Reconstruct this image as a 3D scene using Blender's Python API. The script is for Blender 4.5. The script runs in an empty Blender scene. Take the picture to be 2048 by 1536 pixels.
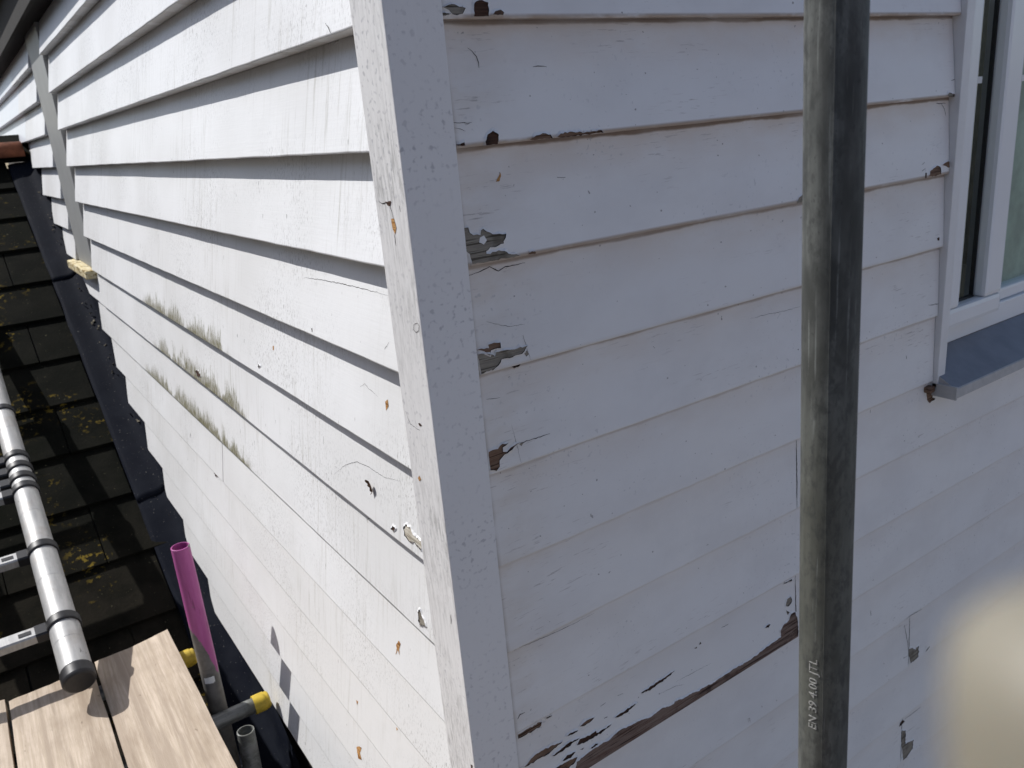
import bpy, bmesh, math, random
from mathutils import Vector, Matrix
from mathutils.geometry import tessellate_polygon
from mathutils import noise as mnoise

sc = bpy.context.scene
COL = sc.collection
rnd = random.Random(7)

# ------------------------------------------------------------------ camera
cam_d = bpy.data.cameras.new('camera')
cam = bpy.data.objects.new('camera', cam_d)
COL.objects.link(cam)
sc.camera = cam
CAM_POS = Vector((-0.4612, -0.9116, 0.0874))
CR = Vector((0.820930642, -0.564874814, -0.083602181))      # right
CD = Vector((-0.239513966, -0.207718608, -0.948412379))     # down
CF = Vector((0.518368538, 0.798604673, -0.305817977))       # forward
R3 = Matrix((CR, -CD, -CF)).transposed()
cam.matrix_world = Matrix.Translation(CAM_POS) @ R3.to_4x4()
cam_d.sensor_fit = 'HORIZONTAL'
cam_d.sensor_width = 36.0
cam_d.lens = 28.574
cam_d.clip_start = 0.004
cam_d.clip_end = 2000.0
cam_d.dof.use_dof = True
cam_d.dof.focus_distance = 1.25
cam_d.dof.aperture_fstop = 11.0

# ------------------------------------------------------------------ sky, sun, exposure
SUN = Vector((-1.0, 1.25, 1.78)).normalized()               # towards the sun
EL = math.asin(SUN.z)
AZ = math.atan2(SUN.x, SUN.y)
world = bpy.data.worlds.new('World')
sc.world = world
world.use_nodes = True
wn = world.node_tree
bg = wn.nodes['Background']
sky = wn.nodes.new('ShaderNodeTexSky')
sky.sky_type = 'NISHITA'
sky.sun_disc = False
sky.sun_elevation = EL
sky.sun_rotation = AZ
sky.air_density = 1.0
sky.dust_density = 1.5
sky.ozone_density = 1.8
wn.links.new(sky.outputs[0], bg.inputs[0])
bg.inputs[1].default_value = 0.092
sun_d = bpy.data.lights.new('sun', 'SUN')
sun_d.energy = 3.35
sun_d.angle = math.radians(0.53)
sun_d.color = (1.0, 0.98, 0.955)
sun = bpy.data.objects.new('sun', sun_d)
sun.rotation_euler = SUN.to_track_quat('Z', 'Y').to_euler()
sun.location = SUN * 20
COL.objects.link(sun)
sc.view_settings.view_transform = 'Standard'
sc.view_settings.look = 'None'
sc.view_settings.exposure = 0.54
sc.view_settings.gamma = 1.0
sc.view_settings.use_curve_mapping = False
sc.cycles.max_bounces = 6
sc.cycles.use_denoising = True

# ------------------------------------------------------------------ node helpers
class NT:
    def __init__(self, name):
        self.mat = bpy.data.materials.new(name)
        self.mat.use_nodes = True
        self.t = self.mat.node_tree
        self.n = self.t.nodes
        self.b = self.n['Principled BSDF']
        self._c = None
    def new(self, ty): return self.n.new(ty)
    def link(self, a, b): self.t.links.new(a, b)
    def put(self, sock, v):
        if hasattr(v, 'is_output'): self.link(v, sock)
        elif isinstance(v, (tuple, list)):
            sock.default_value = tuple(v) + (1.0,) if (len(v) == 3 and len(sock.default_value) == 4) else v
        else: sock.default_value = v
    @property
    def co(self):
        if self._c is None: self._c = self.new('ShaderNodeTexCoord').outputs['Object']
        return self._c
    def xyz(self, v=None):
        s = self.new('ShaderNodeSeparateXYZ'); self.link(v or self.co, s.inputs[0]); return s.outputs
    def scale(self, sx, sy, sz, off=(0, 0, 0), v=None):
        m = self.new('ShaderNodeMapping'); self.link(v or self.co, m.inputs[0])
        m.inputs['Scale'].default_value = (sx, sy, sz); m.inputs['Location'].default_value = off
        return m.outputs[0]
    def noise(self, v, scale=1.0, detail=3.0, rough=0.55, dist=0.0):
        n = self.new('ShaderNodeTexNoise'); self.link(v, n.inputs['Vector'])
        n.inputs['Scale'].default_value = scale; n.inputs['Detail'].default_value = detail
        n.inputs['Roughness'].default_value = rough; n.inputs['Distortion'].default_value = dist
        return n.outputs[0]
    def voro(self, v, scale, feature='F1', rnd_=1.0):
        n = self.new('ShaderNodeTexVoronoi'); n.feature = feature; self.link(v, n.inputs['Vector'])
        n.inputs['Scale'].default_value = scale; n.inputs['Randomness'].default_value = rnd_
        return n.outputs
    def m(self, op, a, b=0.0, c=0.0, clamp=False):
        n = self.new('ShaderNodeMath'); n.operation = op; n.use_clamp = clamp
        self.put(n.inputs[0], a); self.put(n.inputs[1], b); self.put(n.inputs[2], c)
        return n.outputs[0]
    def ss(self, v, lo, hi, a=0.0, b=1.0):
        n = self.new('ShaderNodeMapRange'); n.interpolation_type = 'SMOOTHSTEP'
        self.put(n.inputs['Value'], v)
        n.inputs['From Min'].default_value = lo; n.inputs['From Max'].default_value = hi
        n.inputs['To Min'].default_value = a; n.inputs['To Max'].default_value = b
        return n.outputs[0]
    def mix(self, f, a, b, mode='MIX'):
        n = self.new('ShaderNodeMix'); n.data_type = 'RGBA'; n.blend_type = mode
        self.put(n.inputs[0], f); self.put(n.inputs[6], a); self.put(n.inputs[7], b)
        return n.outputs[2]
    def bump(self, h, strength=0.2, dist=0.001, prev=None):
        n = self.new('ShaderNodeBump'); n.inputs['Strength'].default_value = strength
        n.inputs['Distance'].default_value = dist; self.link(h, n.inputs['Height'])
        if prev is not None: self.link(prev, n.inputs['Normal'])
        return n.outputs[0]
    def out(self, col, rough=0.6, normal=None, metal=0.0, spec=0.5):
        self.put(self.b.inputs['Base Color'], col); self.put(self.b.inputs['Roughness'], rough)
        self.put(self.b.inputs['Metallic'], metal); self.put(self.b.inputs['Specular IOR Level'], spec)
        if normal is not None: self.link(normal, self.b.inputs['Normal'])
        return self.mat

# ------------------------------------------------------------------ wall numbers
D15 = 0.15                       # exposed height of a weatherboard
ZL, ZR = 0.2149, 0.2114          # lip height of board 0 on the sunlit / shaded wall
def LIPL(k): return {-4: .034, -3: .034, -2: .034, -1: .034, 0: .034, 1: .032, 2: .031, 3: .027, 4: .022, 5: .022}.get(k, .025)
def LIPR(k): return {-4: .022, -3: .022, -2: .022, -1: .022, 0: .018, 1: .013, 2: .010, 3: .008}.get(k, .006)
ROOF_S = 0.585                   # rise of the tiled roof per metre
def roof_z(y): return 0.087 + ROOF_S * (y - 4.95)

# ------------------------------------------------------------------ materials
def mat_paint(name, wall):
    t = NT(name)
    x, y, z = t.xyz()
    along = y if wall == 'L' else x
    z0 = ZL if wall == 'L' else ZR
    bz = t.m('FRACT', t.m('ADD', t.m('DIVIDE', t.m('SUBTRACT', z, z0), D15), 40.0))
    big = t.noise(t.co, 2.2, 3)
    wn_ = t.new('ShaderNodeTexWhiteNoise'); wn_.noise_dimensions = '1D'
    t.link(t.m('FLOOR', t.m('ADD', t.m('DIVIDE', t.m('SUBTRACT', z, z0), D15), 40.0)), wn_.inputs['W'])
    if wall == 'L':
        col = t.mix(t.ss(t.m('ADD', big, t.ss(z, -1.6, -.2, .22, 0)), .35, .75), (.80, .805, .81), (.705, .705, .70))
        st = t.noise(t.scale(10, 95, 7), 1.0, 5, .65)
        stm = t.ss(t.noise(t.scale(2, 2.3, 2.3, (3, 1, 5)), 1.0, 2), .42, .66)
        col = t.mix(t.m('MULTIPLY', t.ss(st, .5, .72), t.m('MULTIPLY', stm, .7)), col, (.45, .44, .40))
        sp = t.noise(t.scale(60, 330, 130), 1.0, 3, .65)
        spm = t.ss(t.noise(t.scale(3, 2.6, 5, (9, 4, 1)), 1.0, 3), .40, .70)
        col = t.mix(t.m('MULTIPLY', t.ss(sp, .52, .68), t.m('MULTIPLY', spm, .72)), col, (.25, .245, .23))
        dash = t.noise(t.scale(40, 130, 38, (2, 7, 3)), 1.0, 1, .5)
        col = t.mix(t.m('MULTIPLY', t.ss(dash, .775, .80), .7), col, (.16, .155, .15))
        # green growth creeping up from three lips
        nz = t.noise(t.scale(10, 210, 16), 1.0, 5, .7)
        lob = t.noise(t.scale(1, 11, 7, (0, 4.3, 0)), 1.0, 4, .65)
        on, hg = None, None
        for k, a0, a1, hgt in ((4, .98, 2.16, .22), (5, 0.95, 2.10, .30), (6, 1.0, 2.40, .26)):
            zb = z0 - k * D15
            inb = t.m('MULTIPLY', t.m('GREATER_THAN', z, zb - .004), t.m('LESS_THAN', z, zb + .140))
            r_ = t.m('MULTIPLY', inb, t.m('MULTIPLY', t.ss(along, a0, a0 + .12), t.ss(along, a1 - .3, a1, hgt, 0)))
            on = r_ if on is None else t.m('ADD', on, r_)
        lim = t.m('MULTIPLY', t.m('MULTIPLY', t.ss(nz, .25, .8), t.ss(lob, .30, .55)), t.m('MULTIPLY', on, 2.3))
        gtot = t.m('MULTIPLY', t.ss(t.m('SUBTRACT', lim, bz), -.06, .12), t.ss(on, 0, .06))
        film = t.m('MULTIPLY', t.m('MULTIPLY', t.ss(bz, .0, .30, .55, 0), t.ss(lob, .36, .62)), t.ss(on, 0, .10))
        gtot = t.m('MAXIMUM', gtot, film)
        gn = t.noise(t.scale(50, 220, 60), 1.0, 3)
        gtot = t.m('MULTIPLY', gtot, t.ss(gn, .34, .56, .5, 1.0))
        col = t.mix(gtot, col, t.mix(big, (.13, .112, .03), (.085, .076, .014)))
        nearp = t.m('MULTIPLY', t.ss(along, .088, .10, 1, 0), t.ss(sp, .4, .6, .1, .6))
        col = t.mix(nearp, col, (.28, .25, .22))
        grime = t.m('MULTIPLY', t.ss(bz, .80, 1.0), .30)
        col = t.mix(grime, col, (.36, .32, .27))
    else:
        col = t.mix(t.ss(big, .3, .7), (.79, .785, .775), (.76, .76, .765))
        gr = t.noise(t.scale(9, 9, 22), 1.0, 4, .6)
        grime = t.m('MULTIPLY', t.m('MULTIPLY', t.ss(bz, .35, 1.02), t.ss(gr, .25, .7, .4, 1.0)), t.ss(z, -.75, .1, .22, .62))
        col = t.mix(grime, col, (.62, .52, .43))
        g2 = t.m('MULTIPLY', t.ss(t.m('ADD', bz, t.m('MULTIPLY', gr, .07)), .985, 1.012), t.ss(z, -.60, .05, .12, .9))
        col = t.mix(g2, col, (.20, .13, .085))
        lipw = t.m('MULTIPLY', t.m('MULTIPLY', t.ss(bz, .020, .048, 1, 0), t.ss(z, -.30, -.05)), t.ss(gr, .30, .48, .25, .9))
        col = t.mix(lipw, col, (.36, .27, .20))
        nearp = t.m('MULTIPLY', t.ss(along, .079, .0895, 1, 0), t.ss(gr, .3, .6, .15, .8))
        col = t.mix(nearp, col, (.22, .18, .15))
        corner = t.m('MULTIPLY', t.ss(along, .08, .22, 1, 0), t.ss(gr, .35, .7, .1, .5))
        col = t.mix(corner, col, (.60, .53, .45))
        sp = t.noise(t.scale(150, 150, 150), 1.0, 1, .4)
        spm = t.ss(t.noise(t.scale(3.5, 3, 6, (1, 4, 2)), 1.0, 2), .45, .72)
        col = t.mix(t.m('MULTIPLY', t.ss(sp, .66, .76), t.m('MULTIPLY', spm, .45)), col, (.30, .31, .34))
        sp2 = t.noise(t.scale(120, 120, 140, (7, 4, 2)), 1.0, 1, .4)
        col = t.mix(t.m('MULTIPLY', t.ss(sp2, .775, .80), .7), col, (.16, .14, .13))
        crk = t.noise(t.scale(30, 30, 330), 1.0, 4, .6)
        crm = t.m('MAXIMUM', t.ss(t.noise(t.scale(3, 3, 9, (5, 2, 8)), 1.0, 2), .52, .72), t.m('MULTIPLY', t.ss(along, .10, .24, 1, 0), t.ss(gr, .45, .6)))
        blo = t.noise(t.scale(5, 5, 8, (2, 9, 4)), 1.0, 4, .6)
        col = t.mix(t.ss(blo, .40, .70, 0, .30), col, (.60, .585, .58))
        col = t.mix(t.m('MULTIPLY', t.ss(crk, .60, .68), t.m('MULTIPLY', crm, .75)), col, (.34, .31, .30))
    col = t.mix(t.m('MULTIPLY', wn_.outputs[0], .14), col, (.60, .58, .55))
    if wall == 'L': gvec, ovec = t.scale(40, 9, 260), t.scale(30, 42, 30)
    else: gvec, ovec = t.scale(9, 40, 260), t.scale(42, 30, 30)
    nrm = t.bump(t.noise(gvec, 1.0, 4, .6), .18, .0012)
    nrm = t.bump(t.noise(ovec, 1.0, 3, .5), .22, .0018, nrm)
    return t.out(col, .48, nrm, 0, .35)

def mat_post(name):
    t = NT(name)
    col = t.mix(t.noise(t.co, 3.5, 3), (.76, .755, .75), (.70, .69, .685))
    gx = t.xyz(t.new('ShaderNodeNewGeometry').outputs['Normal'])[0]
    weath = t.ss(t.m('MULTIPLY', gx, -1.0), .3, .8)              # the weathered face that looks west
    mot = t.noise(t.scale(60, 160, 26), 1.0, 5, .7)
    area = t.ss(t.noise(t.scale(3, 5, 5, (2, 2, 9)), 1.0, 3), .3, .68, .12, 1.0)
    col = t.mix(t.m('MULTIPLY', weath, t.m('MULTIPLY', t.ss(mot, .38, .70), t.m('MULTIPLY', area, .85))), col, (.34, .335, .325))
    sp = t.noise(t.scale(130, 130, 130), 1.0, 1.5, .4)
    spm = t.ss(t.noise(t.scale(5, 5, 6, (1, 4, 2)), 1.0, 2), .35, .7)
    col = t.mix(t.m('MULTIPLY', t.ss(sp, .56, .72), t.m('MULTIPLY', spm, .62)), col, (.34, .335, .36))
    nrm = t.bump(t.noise(t.scale(150, 150, 18), 1.0, 4, .6), .22, .0012)
    nrm = t.bump(t.noise(t.co, 40, 3), .12, .002, nrm)
    return t.out(col, .5, nrm, 0, .35)

def mat_wood(name, c1, c2, dark, axis='x', rough=.85, fine=420):
    t = NT(name)
    sx = (14, 60, fine) if axis == 'x' else (60, 14, fine)
    g = t.noise(t.scale(*sx), 1.0, 5, .65, .4)
    col = t.mix(t.ss(g, .3, .65), c1, c2)
    col = t.mix(t.ss(g, .60, .72), col, dark)
    col = t.mix(t.ss(t.noise(t.co, 26, 3), .52, .7, 0, .7), col, dark)
    ln = t.noise(t.scale(sx[0] * .6, sx[1] * .6, sx[2] * .55, (5, 3, 2)), 1.0, 3, .6)
    col = t.mix(t.ss(ln, .54, .62, 0, .85), col, tuple(v * .6 for v in dark))
    return t.out(col, rough, t.bump(g, .8, .002), 0, .2)

def mat_flat(name, c, rough=.6, metal=0.0, var=.25, sc_=30, spec=.4, bump=.1):
    t = NT(name)
    n = t.noise(t.co, sc_, 4, .6)
    col = t.mix(t.ss(n, .3, .7), c, tuple(v * (1 - var) for v in c))
    return t.out(col, rough, t.bump(t.noise(t.co, sc_ * 4, 3), bump, .001), metal, spec)

M = {}
M['L'] = mat_paint('white_paint_sunny_wall', 'L')
M['R'] = mat_paint('white_paint_window_wall', 'R')
M['post'] = mat_post('white_paint_post')
M['trim_white'] = mat_flat('white_trim_paint', (.74, .735, .73), .45, 0, .08, 12)
M['grey_trim'] = mat_flat('grey_cover_strip', (.30, .305, .30), .5, 0, .1, 9)
M['b'] = mat_wood('bare_brown_wood', (.15, .085, .055), (.22, .145, .10), (.06, .032, .022))
M['w'] = mat_wood('bare_board_edge', (.12, .065, .048), (.23, .175, .145), (.05, .028, .022))
M['g'] = mat_wood('weathered_grey_wood', (.20, .18, .15), (.30, .27, .22), (.10, .085, .065))
M['d'] = mat_wood('dark_bare_wood', (.045, .022, .014), (.085, .045, .03), (.02, .012, .01))
M['c'] = mat_flat('crack_and_rim_shade', (.045, .037, .033), .9, 0, .3, 90)  # cracks, and the painted shade inside lifted paint rims
M['o'] = mat_wood('orange_resin_stain', (.42, .19, .05), (.50, .30, .13), (.20, .08, .025), 'y')
M['e'] = mat_wood('old_cream_undercoat', (.60, .57, .50), (.50, .46, .38), (.38, .33, .25), 'y')
M['p'] = M['R']
M['core'] = mat_flat('bare_backing', (.10, .085, .07), .9)
M['upvc'] = mat_flat('white_upvc', (.78, .79, .80), .22, 0, .03, 4, .5, .02)
M['sill'] = mat_flat('grey_sill_coating', (.22, .232, .26), .45, 0, .2, 14, .35, .05)
M['sill_edge'] = mat_flat('pale_sill_edge', (.46, .45, .44), .5, 0, .15, 40)
M['black'] = mat_flat('black_plastic', (.022, .022, .024), .45, 0, .3, 60)
M['tape'] = mat_flat('white_tape', (.72, .73, .72), .6, 0, .1, 60)
M['yellow'] = mat_flat('yellow_plastic', (.66, .47, .05), .5, 0, .45, 26)
M['lead'] = None
def mat_lead():
    t = NT('lead_sheet')
    n = t.noise(t.co, 9, 5, .6)
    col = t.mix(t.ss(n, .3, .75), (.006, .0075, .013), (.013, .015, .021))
    sp = t.noise(t.co, 130, 2)
    col = t.mix(t.ss(sp, .70, .76, 0, .7), col, (.25, .24, .22))
    return t.out(col, t.ss(n, .2, .8, .7, .85), t.bump(t.noise(t.co, 14, 3), .25, .006), 0, .04)
M['lead'] = mat_lead()

def mat_tile():
    t = NT('mossy_roof_tile')
    n = t.noise(t.co, 7, 5, .65)
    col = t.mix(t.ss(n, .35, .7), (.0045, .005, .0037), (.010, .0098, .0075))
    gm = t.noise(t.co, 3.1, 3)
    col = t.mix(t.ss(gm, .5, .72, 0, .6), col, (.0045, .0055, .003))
    brn = t.ss(t.xyz()[1], 1.9, 2.7, 1, 0)
    col = t.mix(t.m('MULTIPLY', brn, t.ss(n, .3, .6, .3, .8)), col, (.024, .020, .015))
    lm = t.ss(t.m('ADD', t.noise(t.scale(3.2, 2.6, 2.6, (4, 1.5, 0)), 1.0, 3), t.ss(t.xyz()[1], 2.6, 3.8, 0, .08)), .56, .70)
    l1 = t.noise(t.co, 38, 4, .6)
    col = t.mix(t.m('MULTIPLY', t.ss(l1, .56, .62), t.m('MULTIPLY', lm, .85)), col, (.17, .12, .02))
    l2 = t.noise(t.scale(1, 1, 1, (3, 8, 4)), 85, 3, .6)
    col = t.mix(t.ss(l2, .69, .74, 0, .75), col, (.13, .12, .075))
    nrm = t.bump(t.noise(t.co, 90, 4, .6), .5, .004)
    return t.out(col, .95, nrm, 0, .06)
M['tile'] = mat_tile()

def mat_ridge():
    t = NT('terracotta_ridge')
    n = t.noise(t.co, 14, 5, .65)
    col = t.mix(t.ss(n, .35, .7), (.23, .085, .045), (.09, .035, .022))
    return t.out(col, .85, t.bump(n, .4, .01), 0, .2)
M['ridge'] = mat_ridge()

def mat_steel(name, c, axis, metal=.45, rough=.5, rust=None):
    t = NT(name)
    s1 = {'z': (70, 70, 5), 'x': (5, 70, 70), 'y': (70, 5, 70)}[axis]
    st = t.noise(t.scale(*s1), 1.0, 5, .65, .3)
    bl = t.noise(t.scale(16, 16, 6) if axis == 'z' else t.co, 1.0 if axis == 'z' else 14, 4, .6)
    col = t.mix(t.ss(st, .3, .7), tuple(v * .55 for v in c), tuple(v * 1.25 for v in c))
    col = t.mix(t.ss(bl, .46, .66, 0, .9), col, tuple(v * .34 for v in c))
    pit = t.noise(t.scale(240, 240, 90) if axis == 'z' else t.scale(200, 200, 200), 1.0, 3, .6)
    col = t.mix(t.ss(pit, .64, .72, 0, .75), col, tuple(v * .25 for v in c))
    lt = t.noise(t.scale(90, 90, 9, (3, 1, 7)) if axis == 'z' else t.scale(60, 60, 60, (3, 1, 7)), 1.0, 3, .6)
    col = t.mix(t.ss(lt, .66, .76, 0, .5), col, tuple(min(.6, v * 2.4) for v in c))
    col = t.mix(t.ss(t.noise(t.scale(3, 3, 2.2, (1, 1, 1)), 1.0, 2), .4, .7, 0, .5), col, (c[0] * .85, c[1] * .82, c[2] * .66))
    if axis == 'z':
        mo = t.noise(t.scale(38, 38, 17, (4, 4, 4)), 1.0, 6, .72, .6)
        col = t.mix(t.ss(mo, .48, .66, 0, .65), col, tuple(v * .30 for v in c))
        sc2 = t.noise(t.scale(260, 260, 7, (1, 6, 2)), 1.0, 4, .6)
        col = t.mix(t.ss(sc2, .63, .70, 0, .55), col, tuple(v * 1.9 for v in c))
        m2 = t.noise(t.scale(120, 120, 55, (9, 4, 4)), 1.0, 5, .7)
        col = t.mix(t.ss(m2, .48, .66, 0, .7), col, tuple(v * .4 for v in c))
    nrm = t.bump(t.noise(t.scale(s1[0] * 2, s1[1] * 2, s1[2] * 2), 1.0, 4), .25, .0012)
    return t.out(col, t.ss(bl, .3, .7, rough - .08, rough + .14), nrm, metal, .4)
M['galv'] = mat_steel('weathered_galvanised_steel', (.115, .122, .117), 'z', .15, .62)
M['galv_x'] = mat_steel('galvanised_steel_transom', (.26, .27, .27), 'x')
M['mark'] = mat_flat('raised_pale_lettering', (.40, .40, .38), .6, .1, .5, 300)

def mat_alu():
    t = NT('scuffed_aluminium')
    n = t.noise(t.scale(60, 8, 14), 1.0, 5, .65)
    col = t.mix(t.ss(n, .3, .7), (.36, .36, .355), (.50, .495, .48))
    s = t.noise(t.scale(130, 50, 60), 1.0, 4, .65)
    col = t.mix(t.ss(s, .64, .71, 0, .8), col, (.17, .165, .16))
    d = t.noise(t.co, 11, 4, .6)
    col = t.mix(t.ss(d, .5, .75, 0, .5), col, (.33, .29, .25))
    return t.out(col, .5, t.bump(n, .15, .001), .35, .5)
M['alu'] = mat_alu()

def mat_pink():
    t = NT('pink_painted_scaffold_tube')
    x, y, z = t.xyz()
    n = t.noise(t.scale(40, 40, 9), 1.0, 4, .6)
    n2 = t.noise(t.co, 30, 5, .65)
    side = t.m('MULTIPLY', t.m('ADD', x, .1505), 3.2)            # grey wear reaches higher on the plank side
    edge = t.m('ADD', t.m('ADD', z, side), t.m('MULTIPLY', n, .16))
    grey = t.ss(edge, -1.235, -1.225, 1, 0)
    chip = t.ss(t.m('ADD', n2, t.ss(z, -1.05, -.972, 0, .11)), .70, .72)
    pk = t.mix(t.ss(n, .3, .7), (.40, .095, .29), (.33, .065, .23))
    pk = t.mix(t.ss(t.noise(t.scale(90, 90, 10), 1.0, 4), .63, .72, 0, .7), pk, (.17, .03, .11))
    gy = t.mix(t.ss(n2, .3, .7), (.10, .098, .092), (.16, .155, .15))
    col = t.mix(t.m('MAXIMUM', grey, chip), pk, gy)
    return t.out(col, .5, t.bump(n2, .15, .001), 0, .4)
M['pink'] = mat_pink()

def mat_plank():
    t = NT('sawn_scaffold_timber')
    g = t.noise(t.scale(95, 3.2, 60), 1.0, 6, .65, .5)
    col = t.mix(t.ss(g, .36, .60), (.58, .49, .395), (.46, .38, .295))
    gb = t.noise(t.scale(20, 1.0, 20, (7, 1, 2)), 1.0, 5, .65, 1.2)
    col = t.mix(t.ss(gb, .46, .62, 0, .75), col, (.34, .275, .215))
    fur = t.noise(t.scale(420, 30, 200), 1.0, 4, .7)
    col = t.mix(t.ss(fur, .58, .72, 0, .5), col, (.36, .255, .17))
    kn = t.voro(t.scale(6.5, 2.6, 0, (.3, .2, 0)), 1.0)[0]
    col = t.mix(t.ss(kn, .06, .16, .8, 0), col, (.22, .125, .07))
    st = t.noise(t.co, 5, 4, .6)
    col = t.mix(t.ss(st, .45, .7, 0, .65), col, (.38, .31, .24))
    col = t.mix(t.ss(t.noise(t.scale(7, 1.6, 7, (3, 3, 3)), 1.0, 5, .7), .42, .72, 0, .75), col, (.27, .21, .155))
    spl = t.noise(t.scale(30, 9, 30, (8, 2, 1)), 1.0, 5, .7)
    col = t.mix(t.ss(spl, .64, .70, 0, .7), col, (.16, .12, .09))
    saw = t.noise(t.scale(16, 300, 1, (0, 2, 0)), 1.0, 2)
    nrm = t.bump(fur, .45, .002)
    nrm = t.bump(saw, .12, .001, nrm)
    return t.out(col, .85, nrm, 0, .15)
M['plank'] = mat_plank()
M['block'] = mat_wood('weathered_end_grain', (.55, .46, .25), (.62, .56, .40), (.30, .20, .06), 'y', .9, 90)
M['soffit'] = mat_flat('dark_stained_eave', (.018, .014, .011), .85, 0, .4, 12)
M['far'] = mat_flat('bluish_white_cladding', (.76, .78, .82), .35, 0, .05, 6, .5, .03)
M['moss'] = mat_flat('moss_and_litter', (.16, .14, .10), .95, 0, .6, 60)
M['skin'] = None

def mat_skin():
    t = NT('pale_skin')
    n = t.noise(t.co, 160, 4)
    col = t.mix(t.ss(n, .3, .7), (.245, .225, .18), (.215, .195, .15))
    m = t.out(col, .5, t.bump(t.noise(t.co, 900, 3), .2, .0005), 0, .4)
    t.b.inputs['Subsurface Weight'].default_value = .15
    t.b.inputs['Subsurface Radius'].default_value = (.004, .0015, .0008)
    return m
M['skin'] = mat_skin()
M['nail'] = mat_flat('fingernail', (.62, .44, .36), .25, 0, .05, 50)

def mat_ground():
    t = NT('gravel_and_paving')
    n = t.noise(t.co, .5, 5)
    col = t.mix(t.ss(n, .35, .65), (.19, .175, .16), (.16, .145, .135))
    col = t.mix(t.ss(t.noise(t.co, 6, 4), .5, .7, 0, .6), col, (.25, .22, .195))
    return t.out(col, .95, t.bump(t.noise(t.co, 20, 4), .6, .05), 0, .1)
M['ground'] = mat_ground()

def mat_glass():
    t = NT('window_glass')
    tr = t.new('ShaderNodeBsdfTransparent'); tr.inputs[0].default_value = (.95, .97, .955, 1)
    gl = t.new('ShaderNodeBsdfGlossy'); gl.inputs['Roughness'].default_value = .06
    lw = t.new('ShaderNodeLayerWeight'); lw.inputs[0].default_value = .5
    fr = t.m('ADD', t.m('MULTIPLY', t.m('POWER', lw.outputs['Facing'], 5.0), .5), .03)
    mx = t.new('ShaderNodeMixShader')
    t.link(fr, mx.inputs[0]); t.link(tr.outputs[0], mx.inputs[1]); t.link(gl.outputs[0], mx.inputs[2])
    t.link(mx.outputs[0], t.n['Material Output'].inputs[0])
    return t.mat
M['glass'] = mat_glass()
M['darkglass'] = mat_flat('dark_far_glass', (.03, .035, .04), .1, 0, .1, 2, .5, 0)
M['green_reflection_panel'] = mat_flat('green_pane_reflection', (.46, .58, .50), .8, 0, .5, 5)  # green stands in for the garden reflected in the right pane
M['olive_reflection_panel'] = mat_flat('olive_pane_reflection', (.55, .52, .38), .9, 0, .3, 20)  # olive stands in for the reflection in the left pane
M['room'] = mat_flat('dim_room_wall', (.20, .18, .15), .9)

# ------------------------------------------------------------------ mesh helpers
def obj(name, verts, faces, mat, parent=None, smooth=False, mats=None, fm=None):
    me = bpy.data.meshes.new(name)
    me.from_pydata([tuple(v) for v in verts], [], faces)
    for m_ in (mats or [mat]): me.materials.append(m_)
    if fm:
        for p, i in zip(me.polygons, fm): p.material_index = i
    if smooth:
        for p in me.polygons: p.use_smooth = True
    me.update()
    o = bpy.data.objects.new(name, me)
    COL.objects.link(o)
    o.parent = parent
    return o

def thing(name, label, cat, group=None, loc=(0, 0, 0)):
    o = bpy.data.objects.new(name, None)
    o.location = loc; o.empty_display_size = .1
    COL.objects.link(o)
    return tag(o, label, cat, group)

def tag(o, label=None, cat=None, group=None, kind=None):
    if label: o['label'] = label
    if cat:
        o['category'] = cat
        o['kind'] = 'thing'
    if group: o['group'] = group
    if kind: o['kind'] = kind
    return o

def box_mesh(x0, x1, y0, y1, z0, z1, bev=0.0):
    bm = bmesh.new()
    bmesh.ops.create_cube(bm, size=1)
    for v in bm.verts:
        v.co = Vector((x0 if v.co.x < 0 else x1, y0 if v.co.y < 0 else y1, z0 if v.co.z < 0 else z1))
    if bev: bmesh.ops.bevel(bm, geom=bm.edges[:], offset=bev, segments=2, affect='EDGES', profile=.6)
    return bm

def bmobj(name, bm, mat, parent=None, smooth=False):
    bmesh.ops.recalc_face_normals(bm, faces=bm.faces[:])
    me = bpy.data.meshes.new(name)
    bm.to_mesh(me); bm.free()
    me.materials.append(mat)
    if smooth:
        for p in me.polygons: p.use_smooth = True
    o = bpy.data.objects.new(name, me)
    COL.objects.link(o); o.parent = parent
    return o

def box(name, x0, x1, y0, y1, z0, z1, mat, parent=None, bev=0.0):
    return bmobj(name, box_mesh(x0, x1, y0, y1, z0, z1, bev), mat, parent)

def frame_of(d):
    d = d.normalized()
    a = Vector((0, 0, 1)) if abs(d.z) < .9 else Vector((1, 0, 0))
    u = d.cross(a).normalized(); v = d.cross(u).normalized()
    return d, u, v

def lathe(name, p0, p1, prof, mat, parent=None, n=40):
    """prof: (distance along p0->p1, radius) list, revolved; normals outward; smooth apart from sharp steps"""
    p0 = Vector(p0); d, u, v = frame_of(Vector(p1) - p0)
    V, F = [], []
    for i in range(len(prof) - 1):
        b = len(V)
        for s, r in (prof[i], prof[i + 1]):
            for j in range(n):
                a = 2 * math.pi * j / n
                V.append(p0 + d * s + (u * math.cos(a) + v * math.sin(a)) * r)
        for j in range(n):
            k = (j + 1) % n
            F.append((b + j, b + k, b + n + k, b + n + j))
    return obj(name, V, F, mat, parent, True)

def tube(name, p0, p1, r, mat, parent=None, wall=.004, n=40, seg=12):
    L = (Vector(p1) - Vector(p0)).length
    prof = [(0, r - wall), (0, r)] + [(L * i / seg, r) for i in range(1, seg)] + [(L, r - .0006), (L + .0006, r - .0015), (L + .0006, r - wall), (max(0, L - .25), r - wall)]
    return lathe(name, p0, p1, prof, mat, parent, n)

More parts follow.
